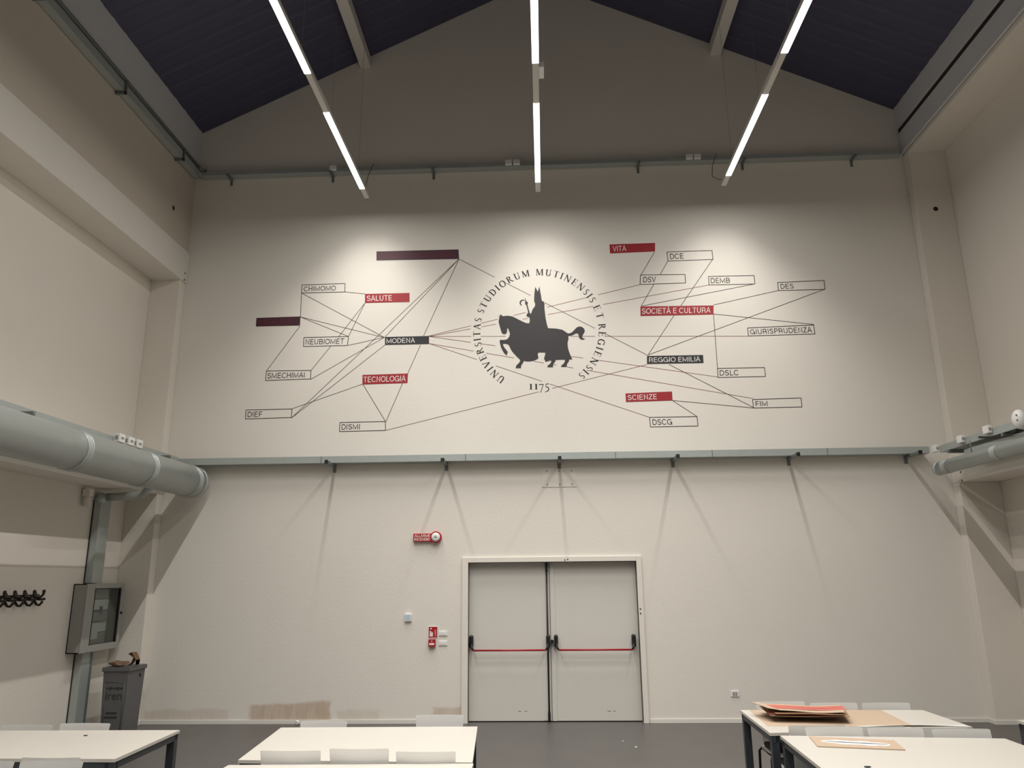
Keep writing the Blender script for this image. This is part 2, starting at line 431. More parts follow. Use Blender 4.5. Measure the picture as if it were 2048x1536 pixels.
def text_on(s, fn, name, m, parent, wt=.112):
    """fn(u, v) -> world point, u along the text 0..1, v 0 baseline .. 1 cap height"""
    me = sans_mesh(s, wt); xs = [v.co.x for v in me.vertices]; x0, x1 = min(xs), max(xs)
    pw = parent_world(parent); inv = Matrix.LocRotScale(pw[0], pw[1], None).inverted()
    for v in me.vertices: v.co = inv @ Vector(fn((v.co.x-x0)/(x1-x0), v.co.y))
    me.name = name; me.materials.append(m)
    o = bpy.data.objects.new(name, me); C.objects.link(o); o.parent = parent
    return o
def quad_fn(q, u, v):      # q = tl,tr,br,bl on the wall, v up
    tl, tr, br, bl = q
    top = ((1-u)*tl[0]+u*tr[0], (1-u)*tl[1]+u*tr[1]); bot = ((1-u)*bl[0]+u*br[0], (1-u)*bl[1]+u*br[1])
    return (bot[0]*(1-v)+top[0]*v, bot[1]*(1-v)+top[1]*v)
PL = [  # words, kind, corners in the photo, text span, place for the label
 ('SCUOLA DI INGEGNERIA', 'p', (753,503, 917,499, 918,518, 753,521), 757, 907, 'long plum plate with dim red lettering SCUOLA DI INGEGNERIA'),
 ('CHIMOMO', 'o', (604,570, 690,567, 690,584, 603,586), 608, 672, 'thin outlined box lettered CHIMOMO'),
 ('SALUTE', 'r', (730,588, 819,586, 819,604, 730,606), 734, 784, 'red plate lettered SALUTE'),
 ('MEDICINA', 'p', (513,636, 601,633, 600,651, 512,653), 517, 582, 'dark plum plate with dim red lettering MEDICINA'),
 ('NEUBIOMET', 'o', (608,675, 697,673, 695,691, 607,693), 612, 689, 'thin outlined box lettered NEUBIOMET'),
 ('MODENA', 'b', (770,674, 858,672, 858,688, 770,690), 773, 830, 'black plate lettered MODENA'),
 ('SMECHIMAI', 'o', (533,742, 622,741, 621,758, 531,761), 536, 610, 'thin outlined box lettered SMECHIMAI'),
 ('TECNOLOGIA', 'r', (725,750, 816,747, 815,766, 725,769), 727, 812, 'red plate lettered TECNOLOGIA'),
 ('DIEF', 'o', (492,820, 584,818, 583,835, 491,838), 496, 525, 'thin outlined box lettered DIEF'),
 ('DISMI', 'o', (680,845, 771,843, 771,861, 679,863), 684, 720, 'thin outlined box lettered DISMI'),
 ('VITA', 'r', (1219,489, 1310,486, 1310,503, 1220,507), 1225, 1252, 'red plate lettered VITA'),
 ('DCE', 'o', (1334,504, 1424,501, 1426,519, 1336,522), 1339, 1366, 'thin outlined box lettered DCE'),
 ('DSV', 'o', (1281,550, 1370,549, 1371,566, 1280,569), 1287, 1312, 'thin outlined box lettered DSV'),
 ('DEMB', 'o', (1417,553, 1508,551, 1510,568, 1418,570), 1421, 1459, 'thin outlined box lettered DEMB'),
 ('DES', 'o', (1555,565, 1648,561, 1650,579, 1557,581), 1560, 1586, 'thin outlined box lettered DES'),
 ('SOCIETÀ E CULTURA', 'r', (1281,613, 1427,611, 1427,629, 1281,632), 1284, 1421, 'long red plate lettered SOCIETÀ E CULTURA'),
 ('GIURISPRUDENZA', 'o', (1495,656, 1627,650, 1630,668, 1497,672), 1499, 1622, 'long outlined box lettered GIURISPRUDENZA'),
 ('REGGIO EMILIA', 'b', (1294,712, 1406,710, 1407,726, 1294,728), 1298, 1400, 'black plate lettered REGGIO EMILIA'),
 ('DSLC', 'o', (1435,737, 1529,735, 1531,753, 1436,755), 1439, 1476, 'thin outlined box lettered DSLC'),
 ('SCIENZE', 'r', (1251,787, 1344,783, 1345,801, 1252,804), 1255, 1313, 'red plate lettered SCIENZE'),
 ('FIM', 'o', (1505,799, 1602,796, 1604,814, 1507,816), 1510, 1534, 'thin outlined box lettered FIM'),
 ('DSCG', 'o', (1299,835, 1394,833, 1396,852, 1301,854), 1304, 1343, 'thin outlined box lettered DSCG'),
]
def stroke(b, p, q, wd, y=-.0012, th=.0008):
    p = Vector((p[0], p[1])); q = Vector((q[0], q[1])); d = (q-p).normalized(); n = Vector((-d.y, d.x))*wd/2
    b.prism([(p-n)[:], (q-n)[:], (q+n)[:], (p+n)[:]], 1, y, y-th)
for s, k, c, t0, t1, lab in PL:
    q = [wl(c[i], c[i+1]) for i in (0, 2, 4, 6)]
    b = MB()
    if k == 'o':
        for i in range(4): stroke(b, q[i], q[(i+1) % 4], .0100)
        o = b.build('name_box', M_ink)
        tag(o, lab+' on the mural', 'sign', 'outlined boxes of the mural'); m = M_ink
    else:
        b.prism(q, 1, -.0035, -.0018)
        o = b.build('name_plate', {'p': M_plum, 'r': M_redplate, 'b': M_blackplate}[k])
        tag(o, lab+' on the mural', 'sign', 'filled plates of the mural'); m = M_plumtxt if k == 'p' else M_wtxt
    u0_, u1_ = (t0-c[0])/(c[2]-c[0]), (t1-c[0])/(c[2]-c[0])
    def fn(u, v, q=q, a=u0_, z=u1_):
        x, zz = quad_fn(q, a+(z-a)*u, .20+.60*v); return (x, -.0045 if k != 'o' else -.0025, zz)
    text_on(s, fn, 'lettering', m, o)

LN = [ # x,y -> x,y with the visible stretches of x, kind
 ((918,518), (1296,711), [(918,992), (1016,1065), (1093,1193), (1215,1296)], 0),
 ((918,518), (847,672), None, 0), ((841,690), (815,748), None, 0), ((805,767), (772,843), None, 0),
 ((918,518), (769,675), None, 0), ((918,518), (583,836), None, 0), ((770,690), (583,836), None, 0),
 ((583,818), (726,768), None, 0), ((767,676), (621,759), None, 0), ((696,691), (767,675), None, 0),
 ((601,634), (768,675), None, 0), ((601,634), (697,673), None, 0), ((603,586), (769,675), None, 0), ((603,586), (601,634), None, 0),
 ((690,584), (730,588), None, 0), ((730,606), (697,673), None, 0), ((730,606), (677,674), None, 0), ((662,692), (622,741), None, 0),
 ((600,652), (533,742), None, 0), ((726,769), (771,843), None, 0),
 ((771,861), (1294,729), [(771,1077), (1104,1294)], 1),
 ((858,672), (1281,569), [(858,942), (962,995), (1026,1051), (1093,1174), (1196,1281)], 1),
 ((858,673), (1418,570), [(858,941), (963,992), (1045,1055), (1096,1186), (1206,1418)], 1),
 ((858,673), (1497,672.5), [(858,944), (963,1014), (1145,1163), (1168,1193), (1213,1497)], 1),
 ((858,673), (1436,754), [(858,944), (966,994), (1008,1013), (1147,1171), (1195,1436)], 1),
 ((858,687), (1506,797), [(858,950), (976,1033), (1073,1093), (1109,1119), (1137,1152), (1179,1506)], 1),
 ((858,687), (1300,835), [(858,957), (995,1088), (1104,1300)], 1),
 ((1309,504), (1282,550), None, 0), ((1336,521), (1320,550), None, 0), ((1308,568), (1282,613), None, 0),
 ((1509,568), (1284,612), None, 0), ((1557,581), (1427,610), None, 0), ((1648,579), (1296,710), None, 0),
 ((1425,519), (1362,611), None, 0), ((1348,631), (1296,710), None, 0), ((1427,628), (1628,649), None, 0),
 ((1427,628), (1435,737), None, 0), ((1338,729), (1507,815), None, 0), ((1345,801), (1394,833), None, 0), ((1345,801), (1507,816), None, 0),
]
net = empty('line_network', (0, 0, 5.5), 'web of thin brown and red lines joining the lettered boxes of the mural', 'wall drawing')
for i, (p, q, segs, k) in enumerate(LN):
    P_, Q_ = Vector(wl(*p)), Vector(wl(*q))
    for (xa, xb) in (segs or [(p[0], q[0])]):
        b = MB()
        ta = (xa-p[0])/(q[0]-p[0]); tb = (xb-p[0])/(q[0]-p[0])
        stroke(b, P_.lerp(Q_, ta), P_.lerp(Q_, tb), .0088 if not k else .0076, y=-.0003-.00002*i, th=.0004)
        o = b.build('connecting_line', M_redline if k else M_line, net)
        if k: o['label'] = 'thin reddish line'

crest = empty('university_crest', (0, 0, 5.72), 'round charcoal crest of a bishop on horseback ringed by Latin lettering', 'emblem')
SIL = [(145,592),(158,628),(148,655),(144,700),(160,760),(180,830),(195,875),(215,898),(250,903),(274,886),(286,850),(282,825),(292,797),(305,815),(320,855),(332,900),(318,945),(280,988),
 (240,995),(200,996),(172,990),(160,1020),(170,1070),(185,1120),(205,1165),(235,1215),(278,1256),(285,1225),(297,1192),(272,1170),(265,1150),(240,1130),(220,1090),(217,1060),(262,1060),(300,1072),(318,1090),
 (345,1150),(370,1190),(400,1225),(450,1278),(500,1325),(500,1348),(480,1380),(440,1415),(425,1465),(515,1465),(518,1420),(545,1380),(562,1345),(600,1352),(640,1354),(690,1350),(740,1337),(785,1315),(803,1298),
 (800,1260),(790,1240),(805,1205),(860,1205),(915,1205),(918,1240),(905,1275),(898,1312),(914,1335),(918,1362),(960,1350),(1010,1335),(1020,1355),(1000,1392),(965,1415),(950,1450),(1045,1450),(1050,1400),(1080,1360),
 (1092,1330),(1160,1325),(1240,1325),(1245,1345),(1225,1388),(1190,1415),(1178,1445),(1270,1445),(1280,1395),(1310,1350),(1318,1322),(1368,1318),(1345,1270),(1320,1210),(1300,1150),(1290,1090),(1290,1030),(1305,980),
 (1300,932),(1340,928),(1385,912),(1420,890),(1460,888),(1475,930),(1480,962),(1510,988),(1545,995),(1582,978),(1548,970),(1530,950),(1540,915),(1562,882),(1576,845),(1560,805),(1525,778),(1480,773),(1438,790),
 (1400,830),(1360,870),(1320,888),(1290,886),(1255,862),(1200,826),(1100,808),(965,800),(945,740),(925,640),(912,540),(904,460),(906,400),(896,365),(860,342),(850,280),(836,200),(820,108),(793,195),(752,112),
 (740,200),(734,280),(732,352),(745,380),(752,400),(744,440),(712,480),(695,520),(683,560),(650,552),(625,548),(607,580),(608,600),(622,614),(655,622),(662,680),(650,720),(600,716),(540,690),(460,650),(380,610),(340,600),
 (300,595),(260,596),(215,603),(195,585),(164,565),(176,604),(160,600)]
c2 = lambda x, y: wl(980+x/8.305, 560+y/8.305)
b = MB(); b.prism([c2(*p) for p in SIL], 1, -.0012, -.0030)
b.prism([c2(*p) for p in ((650,580),(668,560),(640,480),(620,400),(592,320),(575,290),(583,330),(596,400),(618,470),(638,560))], 1, -.0012, -.0031)
b.prism([c2(605+24*cos(a*pi/6), 385+30*sin(a*pi/6)) for a in range(12)], 1, -.0012, -.0032)
arc = [(548+46*cos(radians(a)), 380+46*sin(radians(a))) for a in range(-50, -266, -18)]
for (p, q), wdt in zip(zip(arc, arc[1:]), [10, 13, 17, 20, 23, 24, 24, 22, 19, 16, 12]):
    stroke(b, c2(*p), c2(*q), wdt/8.305*.0078, y=-.0012, th=.0018)
b.build('rider_silhouette', M_sil, crest)

# serif capitals built from strokes, height 1
T, t = .175, .085
def arcw(cx, cy, rx, ry, a0, a1, n=12, tk=T, tn=t):
    out = []
    for i in range(n+1):
        a = radians(a0+(a1-a0)*i/n); wgt = tn + (tk-tn)*abs(cos(a))
        out.append(((cx+(rx-wgt/2)*cos(a)), (cy+(ry-tn/2)*sin(a)), a, wgt))
    return out
def glyph(ch):
    P = []; B = lambda x0, y0, x1, y1, w_: P.append(('s', x0, y0, x1, y1, w_))
    V = lambda x, y0=0, y1=1, w_=T: B(x, y0, x, y1, w_)
    Sf = lambda x, y, h=.17: B(x-h, y+(.02 if y < .5 else -.02), x+h, y+(.02 if y < .5 else -.02), .042)
    A = lambda *a, **k: P.append(('a', arcw(*a, **k)))
    if ch == 'I': V(.2); Sf(.2, 0); Sf(.2, 1); w_ = .4
    elif ch == 'U': V(.2, .3, 1); V(.72, .3, 1, t); Sf(.2, 1); Sf(.72, 1, .13); A(.46, .32, .33, .33, 180, 360, tn=.07); w_ = .92
    elif ch == 'N': V(.18, 0, 1, t); V(.82, 0, 1, t); B(.16, .98, .82, .02, T); Sf(.18, 0, .14); Sf(.14, 1, .12); Sf(.82, 1, .14); w_ = 1.0
    elif ch == 'V': B(.12, 1, .44, 0, T); B(.76, 1, .44, 0, t); Sf(.14, 1, .14); Sf(.76, 1, .12); w_ = .88
    elif ch == 'E': V(.2); B(.2, .975, .66, .975, .05); B(.2, .52, .58, .52, .05); B(.2, .025, .70, .025, .05); V(.65, .80, 1, .05); V(.57, .42, .62, .045); B(.72, .22, .68, 0, .05); Sf(.14, 0, .12); Sf(.14, 1, .12); w_ = .78
    elif ch == 'R': V(.2); Sf(.2, 0); Sf(.12, 1, .1); A(.33, .75, .34, .25, -90, 90); B(.2, .975, .34, .975, .05); B(.2, .50, .34, .50, .05); B(.40, .50, .80, .03, .12); Sf(.84, 0, .08); w_ = .9
    elif ch == 'S': A(.34, .74, .23, .26, 60, 260, tk=.12); A(.34, .27, .25, .27, -120, 80, tk=.13); B(.27, .52, .40, .50, .13); V(.52, .76, .98, .04); V(.12, .02, .26, .04); w_ = .66
    elif ch == 'T': V(.42); B(.06, .975, .78, .975, .05); V(.07, .80, 1, .04); V(.77, .80, 1, .04); Sf(.42, 0); w_ = .84
    elif ch == 'A': B(.42, 1, .12, 0, t); B(.42, 1, .76, 0, T); B(.22, .34, .62, .34, .05); Sf(.12, 0, .12); Sf(.78, 0, .14); w_ = .9
    elif ch == 'D': V(.2); A(.36, .5, .50, .5, -90, 90); B(.2, .975, .38, .975, .05); B(.2, .025, .38, .025, .05); Sf(.14, 0, .12); Sf(.14, 1, .12); w_ = .95
    elif ch == 'O': A(.5, .5, .46, .51, 0, 360, n=22); w_ = 1.0
    elif ch == 'M': V(.16, 0, 1, t); B(.18, 1, .54, .05, T); B(.90, 1, .54, .05, t); V(.94, 0, 1, T); Sf(.16, 0, .13); Sf(.94, 0, .16); Sf(.12, 1, .10); Sf(.96, 1, .12); w_ = 1.12
    elif ch == 'G': A(.5, .5, .45, .51, 45, 320, n=18); V(.80, .04, .44, T); Sf(.80, .44, .14); V(.82, .72, .98, .04); w_ = .98
    elif ch == '1': V(.2, 0, .66); Sf(.2, 0); B(.04, .64, .3, .64, .045); w_ = .4
    elif ch == '7': B(.06, .60, .52, .60, .09); B(.52, .60, .20, -.36, .07); V(.07, .46, .62, .05); w_ = .6
    elif ch == '5': B(.16, .63, .50, .66, .09); B(.16, .64, .14, .32, .05); A(.22, .06, .30, .30, -95, 110, tk=.11); B(.20, -.24, .04, -.30, .07); w_ = .6
    return P, w_
GL = {}
def glyph_mesh(ch):
    if ch in GL: return GL[ch]
    P, w_ = glyph(ch); b = bmesh.new()
    def quad(pts, z):
        vs = [b.verts.new((p[0]-w_/2, p[1], z)) for p in pts]; b.faces.new(vs)
    for i, p in enumerate(P):
        z = .004*i
        if p[0] == 's':
            a, c, wd = Vector(p[1:3]), Vector(p[3:5]), p[5]; d = (c-a).normalized(); n = Vector((-d.y, d.x))*wd/2
            quad([a-n, c-n, c+n, a+n], z)
        else:
            pr = None
            for (x, y, a, wg) in p[1]:
                e = Vector((cos(a), sin(a)))*wg/2; cur = (Vector((x, y))-e, Vector((x, y))+e)
                if pr: quad([pr[0], cur[0], cur[1], pr[1]], z)
                pr = cur
    bmesh.ops.recalc_face_normals(b, faces=b.faces[:])
    me = bpy.data.meshes.new('letter'); b.to_mesh(me); b.free(); me.materials.append(M_ink); GL[ch] = (me, w_); return GL[ch]
rc = wl(1078.5, 661.5); RADM = (wl(1204, 661)[0]-wl(953, 661)[0])/2
LH = .110; RB = RADM - LH/2
def put(ch, name, x, z, ang, h):
    me, _ = glyph_mesh(ch); o = bpy.data.objects.new(name, me); C.objects.link(o); o.parent = crest
    o.location = (x, -.0015, z-5.72); o.rotation_euler = (pi/2, ang, 0); o.scale = (h, h, h*.2); return o
for word, a0, a1 in (('UNIVERSITAS', -141.8, -78.0), ('STUDIORUM', -69.2, -11.8), ('MUTINENSIS', 1.4, 60.0), ('ET', 68.7, 76.7), ('REGIENSIS', 87.3, 139.1)):
    ws = [glyph_mesh(c)[1]+.16 for c in word]; pos = []; acc = 0
    for i, wv in enumerate(ws):
        pos.append(acc+wv/2); acc += wv
    for ch, p in zip(word, pos):
        a = radians(a0+(a1-a0)*(p-pos[0])/(pos[-1]-pos[0]))
        put(ch, 'letter', rc[0]+RB*sin(a), rc[1]+RB*cos(a), a, LH)
for ch, px in (('1', 1062), ('1', 1072.5), ('7', 1083), ('5', 1094.5)):
    x, z = wl(px, 779); put(ch, 'numeral', x, z, 0, .135)

# ------------------------------------------------------------------ CABLE TRAYS AND DUCTS
tr = empty('cable_tray', (0, 0, 3.62), 'long galvanised cable tray crossing the wall under the mural', 'cable tray')
MB().prism([(-.20, 3.62), (-.012, 3.62), (-.012, 3.71), (-.018, 3.71), (-.018, 3.626), (-.194, 3.626), (-.194, 3.718), (-.20, 3.718)], 0, -5.66, 5.55).build('tray', M_galv, tr)
for x in (-3.3, -1.15, 1.05, 2.45, 4.1):
    MB().box(x, x+.012, -.203, -.20, 3.62, 3.715).build('tray_joint', M_galvd, tr)
for bxp in (-3.14, -1.451, .233, 1.911, 3.6, 5.29):
    ar = MB().box(bxp-.021, bxp+.021, -.46, -.004, 3.575, 3.618, .003).build('support_arm', M_galvd, tr)
    MB().box(bxp-.025, bxp+.025, -.47, -.452, 3.570, 3.625, .003).build('arm_end_cap', M_black, ar)
    MB().box(bxp-.025, bxp+.025, -.011, -.002, 3.50, 3.64, .002).build('wall_plate', M_galvd, ar)

tr2 = empty('high_cable_tray', (0, 0, 8.45), 'galvanised cable tray crossing the back wall high above the lamps', 'cable tray')
MB().prism([(-.15, 8.45), (-.01, 8.45), (-.01, 8.51), (-.016, 8.51), (-.016, 8.456), (-.144, 8.456), (-.144, 8.51), (-.15, 8.51)], 0, -5.56, 5.80).build('tray', M_galv, tr2)
for x in (-5.112, -3.401, -1.716, 1.641, 3.331, 5.077):
    a = MB().box(x-.018, x+.018, -.20, -.004, 8.415, 8.448, .003).build('support_arm', M_galvd, tr2)
    MB().box(x-.02, x+.02, -.010, -.002, 8.33, 8.46, .002).build('wall_plate', M_galvd, a)
for x, n in ((-3.36, 1), (-.47, 2), (2.45, 2)):
    for k in range(n):
        j = MB().box(x+k*.13-.055, x+k*.13+.055, -.20, -.151, 8.46, 8.54, .006).build('junction_box', M_white)
        tag(j, {(-3.36, 0): 'white junction box on the high tray above the left lamp', (-.47, 0): 'white junction box on the high tray near the middle lamp, left one of two', (-.47, 1): 'white junction box on the high tray near the middle lamp, right one of two',
                (2.45, 0): 'white junction box on the high tray near the right lamp, left one of two', (2.45, 1): 'white junction box on the high tray near the right lamp, right one of two'}[(x, k)], 'junction box', 'junction boxes on the high tray')
# eaves tray on the left
tr3 = empty('eaves_cable_tray', (XL, -4, 8.5), 'galvanised cable tray running along the left wall under the eaves', 'cable tray')
MB().prism([(-5.60, 8.42), (-5.715, 8.42), (-5.715, 8.54), (-5.709, 8.54), (-5.709, 8.426), (-5.606, 8.426), (-5.606, 8.53), (-5.60, 8.53)], 1, Y1+.01, -.16).build('tray', M_galv, tr3)
MB().cyl((-5.60, Y1+.01, 8.585), (-5.60, -.20, 8.585), .026, 10).build('conduit', M_galvd, tr3)
MB().tube([(-5.60, -.20, 8.585), (-5.585, -.13, 8.575), (-5.52, -.10, 8.56)], .026, 10).build('conduit', M_galvd, tr3)
MB().tube([(-5.66, -.22, 8.55), (-5.64, -.12, 8.52), (-5.55, -.08, 8.49)], .045, 10).build('bend', M_galv, tr3)
for y in (-.74, -2.45, -4.2, -5.9):
    MB().box(XL+.002, -5.575, y-.018, y+.018, 8.38, 8.415, .003).build('support_arm', M_galvd, tr3)
    MB().box(-5.60, -5.575, y-.018, y+.018, 8.38, 8.60, .003).build('support_arm', M_galvd, tr3)

def ring(b, xc, yc, zc, r, rt=.012, n=40):
    pts = [(xc+r*cos(2*pi*k/n), yc, zc+r*sin(2*pi*k/n)) for k in range(n+1)]
    return b.tube(pts, rt, 6, False)
def duct(xc, zc, r, yend, rings, label):
    d = empty('ventilation_duct', (xc, yend, zc), label, 'duct')
    MB().cyl((xc, Y1+.01, zc), (xc, yend-.05, zc), r, 48).build('tube', M_duct, d)
    MB().tube([(xc, yend-.09, zc), (xc, yend-.01, zc), (xc, yend, zc)], [r*1.012, r*1.012, r*.96], 48).build('end_cap', M_duct, d)
    for y in rings:
        b = MB()
        b.tube([(xc, y-.05, zc), (xc, y+.05, zc)], r*1.012, 48, False)
        ring(b, xc, y-.05, zc, r*1.01, .008 if r > .15 else .004); ring(b, xc, y+.05, zc, r*1.01, .008 if r > .15 else .004); ring(b, xc, y, zc, r*1.015, .006 if r > .15 else .004)
        b.build('coupling', M_duct, d)
    return d
dl = duct(-5.18, 3.357, .226, -.20, (-.45, -1.75, -3.22, -6.2, -9.2), 'large round galvanised duct along the left wall')
for y in (-1.0, -3.9, -6.9):
    MB().box(-5.75+.025, -5.18, y-.02, y+.02, 3.60, 3.64, .003).build('hanger', M_galvd, dl)
# lamp-side trough above the big duct
tl = MB().prism([(-5.70, 3.66), (-5.43, 3.66), (-5.43, 3.73), (-5.436, 3.73), (-5.436, 3.666), (-5.70, 3.666)], 1, Y1+.01, -.24).build('wall_cable_tray', M_galv)
tag(tl, 'cable tray fixed to the left beam just behind the large duct', 'cable tray')
for px, lab in ((237, 'left one of three small white boxes above the large duct'), (256, 'middle one of three small white boxes above the large duct'), (273, 'right one of three small white boxes above the large duct')):
    p = at(px, 882 + (px-237)*.22, 0, -5.40)
    j = MB().box(-5.43+.001, -5.35, p.y-.07, p.y+.07, 3.66, 3.77, .006).build('junction_box', M_white)
    tag(j, lab, 'junction box', 'boxes above the large duct')
    MB().box(-5.352, -5.348, p.y-.035, p.y+.035, 3.70, 3.73).build('label_plate', M_cab, j)
    # the face seen from the hall
    MB().box(-5.41, -5.37, p.y-.073, p.y-.0695, 3.69, 3.74).build('label_plate', M_cab, j)
dr = duct(5.50, 3.358, .093, -.46, (-.74, -1.93, -3.1, -4.3), 'slim round galvanised duct along the right wall')
for y in (-1.35, -2.9):
    MB().cyl((5.50, y, 3.44), (5.50, y, 3.60), .006, 6).build('hanger', M_galvd, dr)
tr4 = empty('right_cable_tray', (5.7, -3, 3.6), 'galvanised cable tray running along the right wall above the slim duct', 'cable tray')
MB().prism([(5.60, 3.60), (5.90, 3.60), (5.90, 3.606), (5.606, 3.606), (5.606, 3.695), (5.60, 3.695)], 1, Y1+.01, -.38).build('tray', M_galv, tr4)
MB().box(5.62, 5.80, Y1+.02, -.95, 3.46, 3.545, .004).build('trunking', M_galv, tr4)
for y in (-.62, -1.9, -3.5):
    MB().box(5.585, 5.905, y-.02, y+.02, 3.555, 3.598, .003).build('support_arm', M_galvd, tr4)
for (px, py, lab) in ((1872, 899, 'white junction box on the right tray, farthest from the camera'), (1923, 880, 'white junction box on the right tray, middle one of three'), (1976, 861, 'white junction box on the right tray, nearest the round siren')):
    p = at(px, py, 0, 5.58)
    j = MB().box(5.545, 5.599, p.y-.06, p.y+.06, p.z-.04, p.z+.06, .008).build('junction_box', M_white)
    tag(j, lab, 'junction box', 'boxes on the right tray')
    MB().cyl((5.572, p.y-.061, p.z+.01), (5.572, p.y-.066, p.z+.01), .018, 12).build('cable_gland', M_cab, j)
p = at(2042, 840, 0, 5.56)
sr = empty('round_detector', (5.56, p.y, p.z), 'round white detector on the right tray, cut by the photo edge', 'detector')
MB().sphere((5.54, p.y, p.z+.01), .115, 20, (.6, .8, 1)).build('dome', M_white, sr)
MB().cyl((5.55, p.y, p.z-.09), (5.62, p.y, p.z-.02), .03, 12).build('mount', M_white, sr)
for k in (-1, 1):
    MB().sphere((5.482, p.y-.055, p.z+.02+k*.03), .008, 8).build('indicator', M_dark, sr)
cb = MB().tube([(5.56, p.y+.02, p.z-.07), (5.60, p.y+.30, p.z-.12), (5.60, p.y+.60, p.z-.10), (5.59, p.y+.95, p.z-.03)], .012, 8).build('loose_cable', M_black)
tag(cb, 'black cable sagging from the round white detector along the right tray', 'cable')

# pipe elbow, bracket valve and trunk in the left corner
pp = empty('cable_pipe', (-6.1, -.9, 3.1), 'grey cable conduit bending from the large duct to the trunk in the left corner', 'pipe')
MB().tube([(-5.50, -.88, 3.30), (-5.51, -.88, 3.20), (-5.56, -.88, 3.135), (-5.68, -.88, 3.10), (-5.90, -.88, 3.09), (-6.08, -.88, 3.09)], .055, 14).build('conduit', M_galv, pp)
MB().sphere((-6.13, -.93, 3.06), .085, 14, (.8, 1, 1)).build('elbow', M_galv, pp)
MB().box(-6.19, -6.08, -1.30, -1.20, 3.06, 3.16, .01).build('wall_bracket', M_side, pp)
MB().cyl((-6.13, -1.25, 3.09), (-6.13, -1.25, 2.93), .045, 12).build('valve', M_side, pp)
tk = empty('vertical_trunking', (-6.14, -.85, 0), 'vertical galvanised trunk rising behind the glazed cabinet', 'cable trunk')
MB().box(-6.195, -6.09, -.99, -.74, 1.93, 3.06, .004).build('trunk', M_galv, tk)
MB().box(-6.195, -6.09, -.99, -.74, .005, 1.04, .004).build('trunk', M_galv, tk)
MB().box(-6.197, -6.186, -.999, -.989, .005, 1.04).build('edge_seam', M_dark, tk)
MB().box(-6.197, -6.186, -.999, -.989, 1.93, 3.04).build('edge_seam', M_dark, tk)
MB().box(-6.092, -6.082, -.80, -.76, .01, 1.03).build('cover_rail', M_galvd, tk)

# ------------------------------------------------------------------ CABINET
cab = empty('electrical_cabinet', (-6.1, -.74, 1.05), 'grey wall cabinet with a glazed door on the left wall', 'cabinet')
x0, x1, ya, yb, za, zb = -6.195, -6.03, -1.20, -.29, 1.05, 1.92
MB().box(x0, x0+.01, ya, yb, za, zb).build('back_panel', M_cab, cab)
b = MB(); b.box(x0, x1, ya, ya+.012, za, zb).box(x0, x1, yb-.012, yb, za, zb).box(x0, x1, ya, yb, za, za+.012).box(x0, x1, ya, yb, zb-.012, zb)
b.build('housing', M_cab, cab)
wy0, wy1, wz0, wz1 = -1.02, -.37, 1.135, 1.86
b = MB(); b.box(x1+.001, x1+.022, ya, wy0, za, zb, .003).box(x1+.001, x1+.022, wy1, yb, za, zb, .003).box(x1+.001, x1+.022, wy0, wy1, za, wz0, .003).box(x1+.001, x1+.022, wy0, wy1, wz1, zb, .003)
dd = b.build('door', M_cab, cab)
MB().box(x1+.008, x1+.012, wy0, wy1, wz0, wz1).build('glass_pane', M_glass, dd)
b = MB(); b.box(x1+.004, x1+.024, wy0, wy0+.018, wz0, wz1).box(x1+.004, x1+.024, wy1-.03, wy1, wz0, wz1).box(x1+.004, x1+.020, wy0, wy1, wz1-.012, wz1)
b.build('window_gasket', M_black, dd)
MB().cyl((x1+.022, -.325, 1.52), (x1+.036, -.325, 1.52), .018, 12).build('lock', M_black, dd)
for k in range(5):
    z = wz0+.0+k*.145
    MB().box(-6.11, -6.10, -1.02, -.50, z+.006, z+.139, .002).build('inner_cover', M_white if k % 2 else M_cab, cab)
for z in (1.42, 1.565):
    MB().box(-6.10, -6.085, -.98, -.56, z-.006, z+.006).build('breaker_slot', M_black, cab)
MB().box(-6.10, -6.07, -.70, -.68, 1.52, 1.62).build('main_switch', M_black, cab)
MB().box(-6.099, -6.094, -.86, -.70, 1.20, 1.32).build('paper_note', M_white, cab)

# ------------------------------------------------------------------ COAT HOOKS
ck = empty('coat_rack', (-6.19, -2.2, 1.79), 'row of dark metal coat hooks on the left wall', 'coat rack')
MB().box(-6.199, -6.188, -2.95, -1.88, 1.785, 1.805, .002).build('rail', M_hook, ck)
for y in (-2.84, -2.67, -2.50, -2.33, -2.155, -1.98):
    h = MB()
    h.tube([(-6.185, y, 1.83), (-6.185, y, 1.70)], [.019, .014], 8)
    h.tube([(-6.185, y, 1.765), (-6.12, y, 1.77), (-6.085, y, 1.80), (-6.08, y, 1.835)], [.015, .014, .014, .019], 8)
    h.sphere((-6.08, y, 1.842), .020, 10)
    h.tube([(-6.185, y, 1.73), (-6.15, y, 1.685), (-6.115, y, 1.68), (-6.09, y, 1.71)], [.015, .014, .014, .014], 8)
    h.sphere((-6.088, y, 1.716), .016, 10)
    h.tube([(-6.185, y, 1.755), (-6.13, y+.02, 1.745), (-6.10, y+.05, 1.75)], [.015, .014, .016], 8)
    h.sphere((-6.10, y+.055, 1.75), .016, 10)
    h.build('hook', M_hook, ck)

